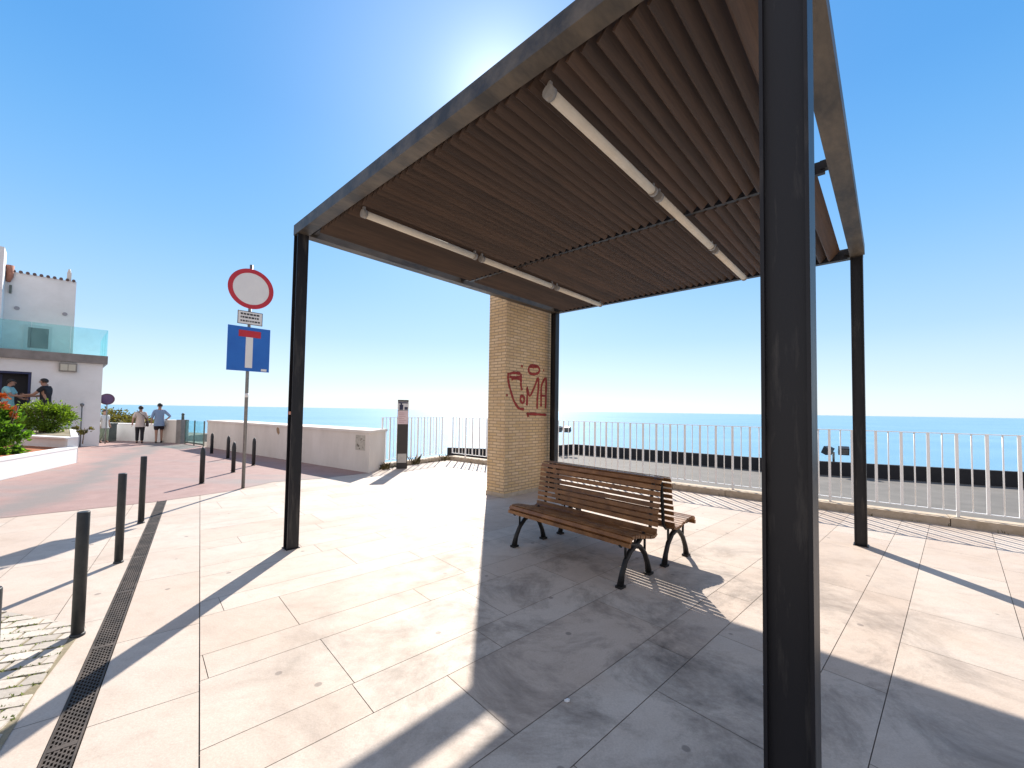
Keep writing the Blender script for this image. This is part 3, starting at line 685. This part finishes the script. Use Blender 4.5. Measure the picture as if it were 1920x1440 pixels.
# ---------------------------------------------------------------- far walls, pillar, glass gate
def seg_wall(name, label, cat, a, b, th, h, m, coping=True):
    a, b = Vector(a), Vector(b); e = b - a; L = e.length; e.normalize()
    t = thing(name, label, cat, (a.x, a.y, 0), math.atan2(e.y, e.x))
    mb = MB(); mb.box(0, 0, 0, L, th, h - .04); mb.build("wall_body", m, t, bevel=.008)
    mb = MB(); mb.box(-.01, -.02, h - .039, L + .01, th + .02, h); mb.build("coping", m, t, bevel=.008)
    return t
seg_wall("garden_wall", "low white wall behind the two walkers at the road's end", "wall", (-19.2, 18.45), (-15.08, 17.74), .3, .77, M['white'])
seg_wall("garden_wall", "higher cream wall block right of the walking man", "wall", (-15.06, 17.62), (-14.12, 17.42), .3, .97, M['cream'])
gp = thing("gate_pillar", "grey gate pillar with a small lamp on top beside the glass gate", "pillar", (-13.92, 17.30, 0), R(-20))
mb = MB(); mb.box(-.15, -.15, 0, .15, .15, 1.0); mb.build("shaft", M['slab_edge'], gp, bevel=.01)
mb = MB(); mb.tube([(0, 0, 1.0), (0, 0, 1.22)], .05, 10); mb.tube([(0, 0, 1.22), (0, 0, 1.28)], [.07, .03], 10); mb.build("lamp", M['greybox'], gp)
gt = thing("glass_gate", "greenish glass gate between grey pillar and cream wall", "gate", (-13.65, 17.12, 0), math.atan2(16.05 - 17.12, -12.05 + 13.65))
GLn = math.hypot(1.6, 1.07)
mb = MB()
for k in range(2): mb.box(k * GLn / 2 + .04, -.008, .12, (k + 1) * GLn / 2 - .04, .008, .98)
mb.build("pane", M['glass'], gt)
mb = MB()
for x in (0, GLn / 2 - .02, GLn - .04): mb.box(x, -.02, 0, x + .04, .02, 1.0)
mb.box(0.04, -.018, .05, GLn - .04, .018, .11); mb.build("frame", M['greybox'], gt)

# ---------------------------------------------------------------- white house
ub = Vector((math.cos(R(42)), math.sin(R(42)))); B0 = Vector((-15.79, 15.77))
hs = thing("white_house", "white two storey house with glass balcony at the left edge", "house", (B0.x, B0.y, 0), R(48))
# local: x along the facade (negative = left), y back
mb = MB(); X0 = -9.0
mb.box(X0, 0, 0, -3.2, 6.5, 3.15); mb.box(-1.83, 0, 0, -.06, 6.5, 3.15); mb.box(-3.2, 0, 2.70, -1.83, 6.5, 3.15); mb.box(-3.2, 0, 0, -1.83, 6.5, .70); mb.box(-3.2, .8, .70, -1.83, 6.5, 2.7)
bmesh.ops.remove_doubles(mb.bm, verts=mb.bm.verts, dist=1e-5); mb.build("wall", M['white'], hs)
mb = MB(); mb.box(-3.19, .45, .705, -1.84, .50, 2.695); d = mb.build("door", M['darkdoor'], hs)
mb = MB(); mb.box(-1.90, .02, .705, -1.835, .449, 2.695); mb.box(-3.19, .02, 2.63, -1.90, .449, 2.695); mb.build("door_frame", M['blueframe'], d)
mb = MB(); mb.box(-2.55, .43, .75, -2.50, .449, 2.6); mb.build("door_bar", M['blueframe'], d)
mb = MB(); mb.box(X0, -.12, 3.152, .06, 6.7, 3.46); mb.build("balcony_slab", M['slab_edge'], hs, bevel=.01)
mb = MB(); mb.box(X0, 1.0, 3.462, -.86, 6.4, 6.36); mb.build("upper_wall", M['white'], hs)
mb = MB(); mb.box(X0, .1, 3.462, -2.60, .999, 6.98); mb.build("side_pier", M['white'], hs)
rf = MB(); k = -2.42
while k < -.9: rf.tube([(k, .93, 6.385), (k, 6.4, 6.40)], .05, 8); k += .165
r_ = rf.build("roof", M['tile'], hs)
mb = MB(); mb.box(-1.12, 1.15, 6.37, -1.0, 1.27, 6.72); mb.tube([(-1.06, 1.21, 6.72), (-1.06, 1.21, 6.86)], [.05, .03], 8); mb.build("chimney", M['cream'], r_)
mb = MB(); mb.tube([(-2.50, .92, 6.55), (-2.50, .92, 6.15), (-2.53, .92, 5.95)], [.10, .09, .05], 8); mb.build("downpipe_head", M['terracotta'], hs)
mb = MB(); mb.box(-2.50, .93, 5.55, -2.44, .98, 5.85); mb.build("wall_lamp", M['greybox'], hs)
for x in (-2.3, -1.12):
    mb = MB(); mb.tube([(x, .975, 5.05), (x, .999, 5.05)], .07, 12); mb.build("vent", mat("grey_vent", (.36, .34, .36), .7), hs)
wn = MB(); wn.box(-2.10, .97, 3.55, -1.42, 1.03, 4.50)
wo = wn.build("window", mat("pale_window_frame", (.62, .64, .64), .5), hs)
mb = MB(); mb.box(-2.00, .955, 3.65, -1.50, .969, 4.40); mb.build("pane", M['winglass'], wo)
for s0, s1 in ((-2.79, -1.9), (-1.89, -.95), (-.94, .02)):
    mb = MB(); mb.box(s0, -.06, 3.462, s1, -.045, 4.47); mb.build("balustrade_pane", M['glass'], hs)
for t0, t1 in ((-.04, 1.3), (1.32, 2.7), (2.72, 4.1)):
    mb = MB(); mb.box(.022, t0, 3.462, .037, t1, 4.47); mb.build("balustrade_pane", M['glass'], hs)
lf = MB(); lf.box(-1.2, -.12, 2.78, -.74, -.001, 3.10); lo = lf.build("wall_lamp", M['lampcap'], hs, bevel=.03)
for x in (-1.16, -.96): mb = MB(); mb.box(x, -.135, 2.82, x + .18, -.121, 3.05); mb.build("lens", mat("pale_lens", (.55, .52, .42), .3), lo)
sp = thing("slim_post", "thin grey post with small round head in front of the white house wall", "post", tuple(B0 + ub * -.55 + Vector((.12, -.13))) + (0,))
mb = MB(); mb.tube([(0, 0, 0), (0, 0, 1.52)], .018, 8); mb.build("pole", M['galv'], sp)
mb = MB(); mb.tube([(0, 0, 1.5), (0, 0, 1.54), (0, 0, 1.6), (0, 0, 1.63)], [.02, .055, .055, .02], 10); mb.build("head", M['galv'], sp)

# ---------------------------------------------------------------- planter, raised terrace
tr = MB(); tr.prism([(-12.02, 11.36), (-16.35, 15.2), (-19.5, 13.3), (-18.2, 13.02)], 0, .70); struct(tr.build("raised_terrace", M['soil']))
pt = thing("planter", "low white planter wall around red mulch beside the red road", "planter", (-11.79, 11.13, 0))
qq = lambda x, y: (x + 11.79, y - 11.13)
def strip(mb, a, b, th, z0, z1):
    a, b = Vector(qq(*a)), Vector(qq(*b)); e = b - a; L = e.length; e.normalize(); mb.box(0, 0, z0, L, th, z1, frame((e.x, e.y), (a.x, a.y, 0)))
mb = MB(); strip(mb, (-11.79, 11.13), (-9.1, 5.52), -.22, 0, .395); mb.build("front_wall", M['white'], pt, bevel=.008)
mb = MB(); strip(mb, (-11.785, 11.14), (-9.08, 5.5), -.25, .396, .44); mb.build("coping", M['white'], pt, bevel=.008)
mb = MB(); strip(mb, (-11.80, 11.16), (-18.2, 13.0), .22, 0, .655); mb.build("back_wall", M['white'], pt, bevel=.008)
mb = MB(); strip(mb, (-11.78, 11.14), (-18.2, 12.98), .26, .656, .70); mb.build("coping", M['white'], pt, bevel=.008)
mb = MB(); strip(mb, (-11.80, 11.16), (-16.28, 15.25), .14, 0, .712); mb.build("side_wall", M['white'], pt, bevel=.006)
mb = MB(); mb.prism([qq(-12.0, 11.05), qq(-18.1, 12.8), qq(-17, 6), qq(-9.4, 5.5)], .05, .415); mb.build("mulch", M['mulch'], pt)

def leaf_cloud(mb, r, c, rad, n, size, squash=1.0, up=.3):
    """small leaf faces in clumps spread through an ellipsoid"""
    cl = []
    for k in range(max(6, n // 45)):
        while True:
            p = Vector((r.uniform(-1, 1), r.uniform(-1, 1), r.uniform(-1, 1)))
            if .35 < p.length < 1: break
        p *= r.uniform(.75, 1.05); cl.append(Vector((p.x * rad[0], p.y * rad[1], p.z * rad[2])))
    for k in range(n):
        q = r.choice(cl); p = Vector(c) + q + Vector((r.gauss(0, .13) * rad[0], r.gauss(0, .13) * rad[1], r.gauss(0, .13) * rad[2]))
        d = (q.normalized() + Vector((r.gauss(0, .6), r.gauss(0, .6), r.gauss(0, .6) + up))).normalized(); s = size * r.uniform(.6, 1.3)
        a = d.cross(Vector((r.gauss(0, 1), r.gauss(0, 1), r.gauss(0, 1)))).normalized()
        mb.quad([p, p + d * s * .5 + a * s * .24, p + d * s, p + d * s * .5 - a * s * .24])
lr = random.Random(21)
b1 = thing("bush", "round bright green bush behind the white planter wall", "bush", (-14.45, 12.75, .66))
mb = MB(); leaf_cloud(mb, lr, (0, 0, .50), (.60, .60, .50), 5200, .085); mb.build("foliage", M['leaf'], b1)
mb = MB()
for k in range(14): a = lr.uniform(0, 6.28); mb.tube([(0, 0, -.3), (math.cos(a) * .25, math.sin(a) * .25, .3), (math.cos(a) * .5, math.sin(a) * .5, .75)], [.025, .018, .008], 6)
mb.build("stem", M['stem'], b1)
b2 = thing("bush", "tall leafy plant with orange flowers at the left edge, in red mulch", "bush", (-11.98, 9.60, .33))
mb = MB()
leaf_cloud(mb, lr, (-.05, 0, .55), (.42, .45, .5), 1500, .13); leaf_cloud(mb, lr, (.22, -.1, .25), (.32, .32, .28), 700, .12); leaf_cloud(mb, lr, (-.1, 0, 1.0), (.26, .3, .3), 500, .12)
mb.build("foliage", M['leaf2'], b2)
mb = MB(); leaf_cloud(mb, lr, (-.12, -.02, 1.32), (.24, .24, .16), 420, .085); leaf_cloud(mb, lr, (.10, .1, 1.05), (.10, .1, .16), 120, .07); mb.build("flowers", M['flower'], b2)
mb = MB()
for k in range(10): a = lr.uniform(0, 6.28); mb.tube([(0, 0, 0), (math.cos(a) * .12, math.sin(a) * .12, .6), (math.cos(a) * .25, math.sin(a) * .25, 1.2)], [.015, .011, .005], 6)
mb.build("stem", M['stem'], b2)
b4 = thing("bush", "small dry brownish shrub at the right foot of the round green bush", "bush", (-13.35, 12.75, .66))
mb = MB(); leaf_cloud(mb, lr, (0, 0, .16), (.22, .22, .17), 380, .08); mb.build("foliage", M['olive'], b4)
mb = MB(); mb.tube([(0, 0, -.3), (.05, 0, .2)], [.015, .006], 6); mb.build("stem", M['stem'], b4)
b3 = thing("bush", "wide dark olive shrub on the slope behind the far white wall", "bush", (-18.9, 20.3, -.1))
mb = MB()
for c, rd, n in (((-1.3, 0, .75), (1.2, .9, .75), 3000), ((.2, .1, .62), (.9, .8, .62), 2200), ((1.0, .1, .42), (.55, .6, .45), 1000)): leaf_cloud(mb, lr, c, rd, n, .13)
mb.build("foliage", M['olive'], b3)
mb = MB()
for k in range(12): x = lr.uniform(-1.6, 1); mb.tube([(x, 0, -.2), (x + lr.uniform(-.2, .2), lr.uniform(-.3, .3), .7)], [.03, .01], 6)
mb.build("stem", M['stem'], b3)

# ---------------------------------------------------------------- people
def skin_mesh(name, verts, edges, m, parent, root=0, sub=2, extra=None):
    me = bpy.data.meshes.new(name); me.from_pydata([v[0] for v in verts], edges, []); o = bpy.data.objects.new(name, me); COL.objects.link(o)
    md = o.modifiers.new("Skin", 'SKIN'); md.use_smooth_shade = True
    for i, v in enumerate(verts):
        d = me.skin_vertices[0].data[i]; rr = v[1]; d.radius = rr if isinstance(rr, tuple) else (rr, rr); d.use_root = (i == root)
    sb = o.modifiers.new("Sub", 'SUBSURF'); sb.levels = sub; sb.render_levels = sub
    dg = bpy.context.evaluated_depsgraph_get(); ev = o.evaluated_get(dg); nm = bpy.data.meshes.new_from_object(ev)
    o.modifiers.clear(); o.data = nm; nm.name = name; bpy.data.meshes.remove(me)
    if extra:
        b = bmesh.new(); b.from_mesh(nm); h = MB(); h.bm.free(); h.bm = b; extra(h); b.to_mesh(nm); b.free()
    for p in nm.polygons: p.use_smooth = True
    nm.materials.clear(); nm.materials.append(m)
    if parent: o.parent = parent
    return o

def person(label, loc, rz, height, pose, top, bottom, hair_m, short=False, sleeve=.55, build=1.0, group=None, hair_len=0.):
    t = thing("person", label, "person", loc, rz, group); t.scale = (height / 1.75,) * 3
    J = dict(pel=(0, 0, .95), sp=(0, 0, 1.14), ch=(0, .01, 1.33), nk=(0, .0, 1.475), hl=(0, .03, 1.56), hm=(0, .02, 1.64), ht=(0, .01, 1.70),
             sl=(-.165, 0, 1.405), sr=(.165, 0, 1.405), el=(-.235, -.03, 1.13), er=(.235, -.03, 1.13), wl=(-.245, .05, .90), wr=(.245, .05, .90), pl=(-.245, .07, .82), pr=(.245, .07, .82),
             hpl=(-.085, 0, .90), hpr=(.085, 0, .90), kl=(-.095, .02, .50), kr=(.095, .02, .50), al=(-.095, -.03, .09), ar=(.095, -.03, .09), tl=(-.11, .11, .035), tr=(.11, .11, .035))
    J.update(pose); b = build
    rad = dict(pel=(.145 * b, .11 * b), sp=(.13 * b, .10 * b), ch=(.15 * b, .11 * b), nk=.052, hl=(.065, .075), hm=(.078, .095), ht=(.06, .07), sl=.062, sr=.062, el=.043, er=.043, wl=.03, wr=.03, pl=(.02, .036), pr=(.02, .036),
               hpl=.092 * b, hpr=.092 * b, kl=.058, kr=.058, al=.036, ar=.036, tl=.036, tr=.036)
    E = [('pel', 'sp'), ('sp', 'ch'), ('ch', 'nk'), ('nk', 'hl'), ('hl', 'hm'), ('hm', 'ht'), ('ch', 'sl'), ('sl', 'el'), ('el', 'wl'), ('wl', 'pl'), ('ch', 'sr'), ('sr', 'er'), ('er', 'wr'), ('wr', 'pr'),
         ('pel', 'hpl'), ('hpl', 'kl'), ('kl', 'al'), ('al', 'tl'), ('pel', 'hpr'), ('hpr', 'kr'), ('kr', 'ar'), ('ar', 'tr')]
    ks = list(J); ix = {k: i for i, k in enumerate(ks)}
    def fingers(h):
        for w, p, sgn in (('wl', 'pl', 1), ('wr', 'pr', -1)):
            a, c = Vector(J[w]), Vector(J[p]); d = (c - a).normalized(); side = d.cross(Vector((1, 0, 0)) if abs(d.x) < .8 else Vector((0, 0, 1))).normalized(); nrm = d.cross(side)
            for k, L in enumerate((.062, .075, .07, .055)):
                o_ = c + side * ((k - 1.5) * .017); h.tube([o_, o_ + d * L * .6, o_ + d * L * .9 + nrm * .018 * sgn], [.009, .0085, .006], 6)
            o_ = a + d * .03 + side * -.03; h.tube([o_, o_ + d * .035 - side * .022, o_ + d * .065 - side * .026], [.010, .009, .006], 6)
        hm = Vector(J['hm']); fw = (Vector(J['hl']) - Vector(J['nk'])); fw = Vector((fw.x, max(fw.y, .01), 0)).normalized()
        h.tube([hm + fw * .085 + Vector((0, 0, .005)), hm + fw * .112 + Vector((0, 0, -.025)), hm + fw * .088 + Vector((0, 0, -.03))], [.009, .014, .008], 6)
        sd_ = Vector((fw.y, -fw.x, 0))
        for s_ in (-1, 1):
            e_ = hm + sd_ * (s_ * .078) + Vector((0, 0, -.012)); h.tube([e_ + Vector((0, 0, -.025)), e_ + sd_ * s_ * .008, e_ + Vector((0, 0, .025))], [.008, .014, .009], 6)
            y_ = hm + fw * .089 + sd_ * s_ * .03 + Vector((0, 0, .01)); h.tube([y_ - sd_ * .011, y_ + sd_ * .011], [.006, .006], 6)
        mo = hm + fw * .088 + Vector((0, 0, -.058)); h.tube([mo - sd_ * .02, mo + fw * .006, mo + sd_ * .02], [.004, .007, .004], 6)
    skin_mesh("body", [(J[k], rad[k]) for k in ks], [(ix[a], ix[c]) for a, c in E], M['skin'], t, 0, 2, fingers)
    lerp = lambda a, c, f: tuple(a[i] + (c[i] - a[i]) * f for i in range(3))
    # top
    tv = [((0, 0, .80), (.17 * b, .13 * b)), ((0, 0, .92), (.172 * b, .132 * b)), (J['sp'], (.155 * b, .125 * b)), (J['ch'], (.172 * b, .13 * b)), (lerp(J['ch'], J['nk'], .8), .07), (J['sl'], .082), (J['sr'], .082)]
    te = [(0, 1), (1, 2), (2, 3), (3, 4), (3, 5), (3, 6)]
    for s_, e_, w_, i_ in (('sl', 'el', 'wl', 5), ('sr', 'er', 'wr', 6)):
        if sleeve <= 1: tv.append((lerp(J[s_], J[e_], sleeve), .068)); te.append((i_, len(tv) - 1))
        else: tv += [(J[e_], .058), (lerp(J[e_], J[w_], sleeve - 1), .048)]; te += [(i_, len(tv) - 2), (len(tv) - 2, len(tv) - 1)]
    skin_mesh("shirt", tv, te, top, t, 1, 2)
    bv = [((0, 0, 1.0), (.158 * b, .12 * b)), (J['pel'], (.16 * b, .125 * b)), (J['hpl'], .112 * b), (J['hpr'], .112 * b)]; be = [(0, 1), (1, 2), (1, 3)]
    for h_, k_, a_, i_ in (('hpl', 'kl', 'al', 2), ('hpr', 'kr', 'ar', 3)):
        if short: bv.append((lerp(J[h_], J[k_], .9), .092)); be.append((i_, len(bv) - 1))
        else: bv += [(J[k_], .078), (J[a_], .062)]; be += [(i_, len(bv) - 2), (len(bv) - 2, len(bv) - 1)]
    skin_mesh("shorts" if short else "trousers", bv, be, bottom, t, 1, 2)
    hm = Vector(J['hm']); hb = bmesh.new(); bmesh.ops.create_uvsphere(hb, u_segments=16, v_segments=10, radius=1)
    for v in hb.verts:
        n = v.co.copy(); low = -.55 - hair_len * 8 if n.y < .25 else .18
        n.z = max(n.z, low); v.co = hm + Vector((n.x * .093, n.y * .108 - .014, n.z * .098 + .022))
    hme = bpy.data.meshes.new("hair"); hb.to_mesh(hme); hb.free(); hme.materials.append(hair_m)
    for p in hme.polygons: p.use_smooth = True
    ho = bpy.data.objects.new("hair", hme); COL.objects.link(ho); ho.parent = t
    for k_, a_ in (('tl', 'al'), ('tr', 'ar')):
        skin_mesh("shoe", [(lerp(J[a_], (J[a_][0], J[a_][1] - .04, .03), 1.), .042), (J[k_], (.046, .04))], [(0, 1)], M['leather'], t, 0, 2)
    return t
walk1 = dict(kl=(-.09, .06, .50), al=(-.09, .05, .09), tl=(-.10, .19, .035), kr=(.085, .0, .50), ar=(.085, -.14, .10), tr=(.10, -.0, .035), el=(-.24, -.08, 1.14), wl=(-.27, -.02, .92), pl=(-.275, .01, .84))
away = R(8)
w1 = person("woman with dark hair, pale top and black trousers walking away with a shoulder bag", (-15.55, 17.12, 0), R(40), 1.56, walk1, M['cream_cloth'], M['black_cloth'], M['hair'], build=1.05, sleeve=.9, group=None, hair_len=.03)
walk2 = dict(kr=(.09, .09, .52), ar=(.09, .05, .11), tr=(.10, .19, .05), kl=(-.085, -.0, .50), al=(-.08, -.13, .09), tl=(-.09, .01, .035), er=(.37, -.06, 1.17), wr=(.24, .10, 1.03), pr=(.19, .15, 1.0), el=(-.24, -.06, 1.14), wl=(-.26, .0, .92), pl=(-.265, .03, .84))
w2 = person("man in blue checked shirt and dark shorts walking away beside the woman", (-14.98, 17.38, 0), R(40), 1.68, walk2, M['check'], M['navy_cloth'], M['hair'], short=True, sleeve=1.2, build=1.12)
bag = thing("shoulder_bag", "dark brown shoulder bag hanging at the walking woman's right hip", "bag", (-15.55, 17.12, 0), R(40))
mb = MB(); mb.box(.17, -.12, .70, .27, .14, .92); mb.build("bag_body", M['leather'], bag, bevel=.03)
mb = MB(); mb.tube([(.22, -.08, .92), (.14, -.14, 1.10), (-.02, -.16, 1.27), (-.12, -.03, 1.36)], .014, 6); mb.tube([(.22, .08, .92), (.12, .16, 1.12), (-.04, .15, 1.28), (-.12, .0, 1.36)], .014, 6); mb.build("strap", M['leather'], bag)
reach = dict(er=(.21, .17, 1.17), wr=(.12, .42, 1.15), pr=(.10, .50, 1.15), hl=(0, .06, 1.55), hm=(0, .065, 1.62), ht=(0, .05, 1.69), el=(-.22, .13, 1.15), wl=(-.12, .32, 1.05), pl=(-.09, .40, 1.05))
person("man in turquoise shirt at the dark doorway, turned towards a man in black", (-16.95, 13.72, .70), R(-62), 1.72, reach, M['turq_cloth'], M['black_cloth'], M['hair'], sleeve=.75, build=1.08)
reach2 = dict(el=(-.2, .2, 1.17), wl=(-.12, .45, 1.16), pl=(-.10, .53, 1.16), hl=(0, .06, 1.55), hm=(0, .07, 1.62), ht=(0, .06, 1.69), er=(.2, .17, 1.15), wr=(.1, .40, 1.12), pr=(.08, .48, 1.12))
person("man in black t-shirt reaching towards the dark doorway above the green bush", (-16.12, 14.1, .70), R(112), 1.78, reach2, M['black_cloth'], M['green_cloth'], M['hair'], sleeve=.6, build=1.05)
person("figure in pale green clothes half hidden by the white house corner", (-16.98, 17.05, 0), R(-100), 1.38, walk1, M['white_cloth'], M['green_cloth'], M['hair'], sleeve=.8)
bx = thing("waste_bin", "grey green bin against the far white wall beside the house corner", "bin", (-17.28, 17.6, 0), R(-10))
mb = MB(); mb.box(-.16, -.15, .03, .16, .15, .74); mb.build("body", M['greybox'], bx, bevel=.02)
mb = MB(); mb.box(-.18, -.17, .741, .18, .17, .80); mb.build("lid", M['greybox'], bx, bevel=.015)

# two scraps of litter on the shaded slabs
for x, y, lab in ((.33, 2.31, "tiny crumpled white paper scrap on the shaded paving below the bench"), (1.52, 2.46, "tiny crumpled white paper scrap on shaded paving left of the near post")):
    mb = MB(); bmesh.ops.create_icosphere(mb.bm, subdivisions=2, radius=.016)
    for v in mb.bm.verts: v.co = Vector((v.co.x * rng.uniform(.7, 1.3), v.co.y * rng.uniform(.5, 1.1), max(v.co.z, -.006) * rng.uniform(.4, .8) + .0055))
    tag(mb.build("paper_scrap", M['signwhite'], loc=(x, y, 0)), lab, "litter", "paper scraps on the paving")
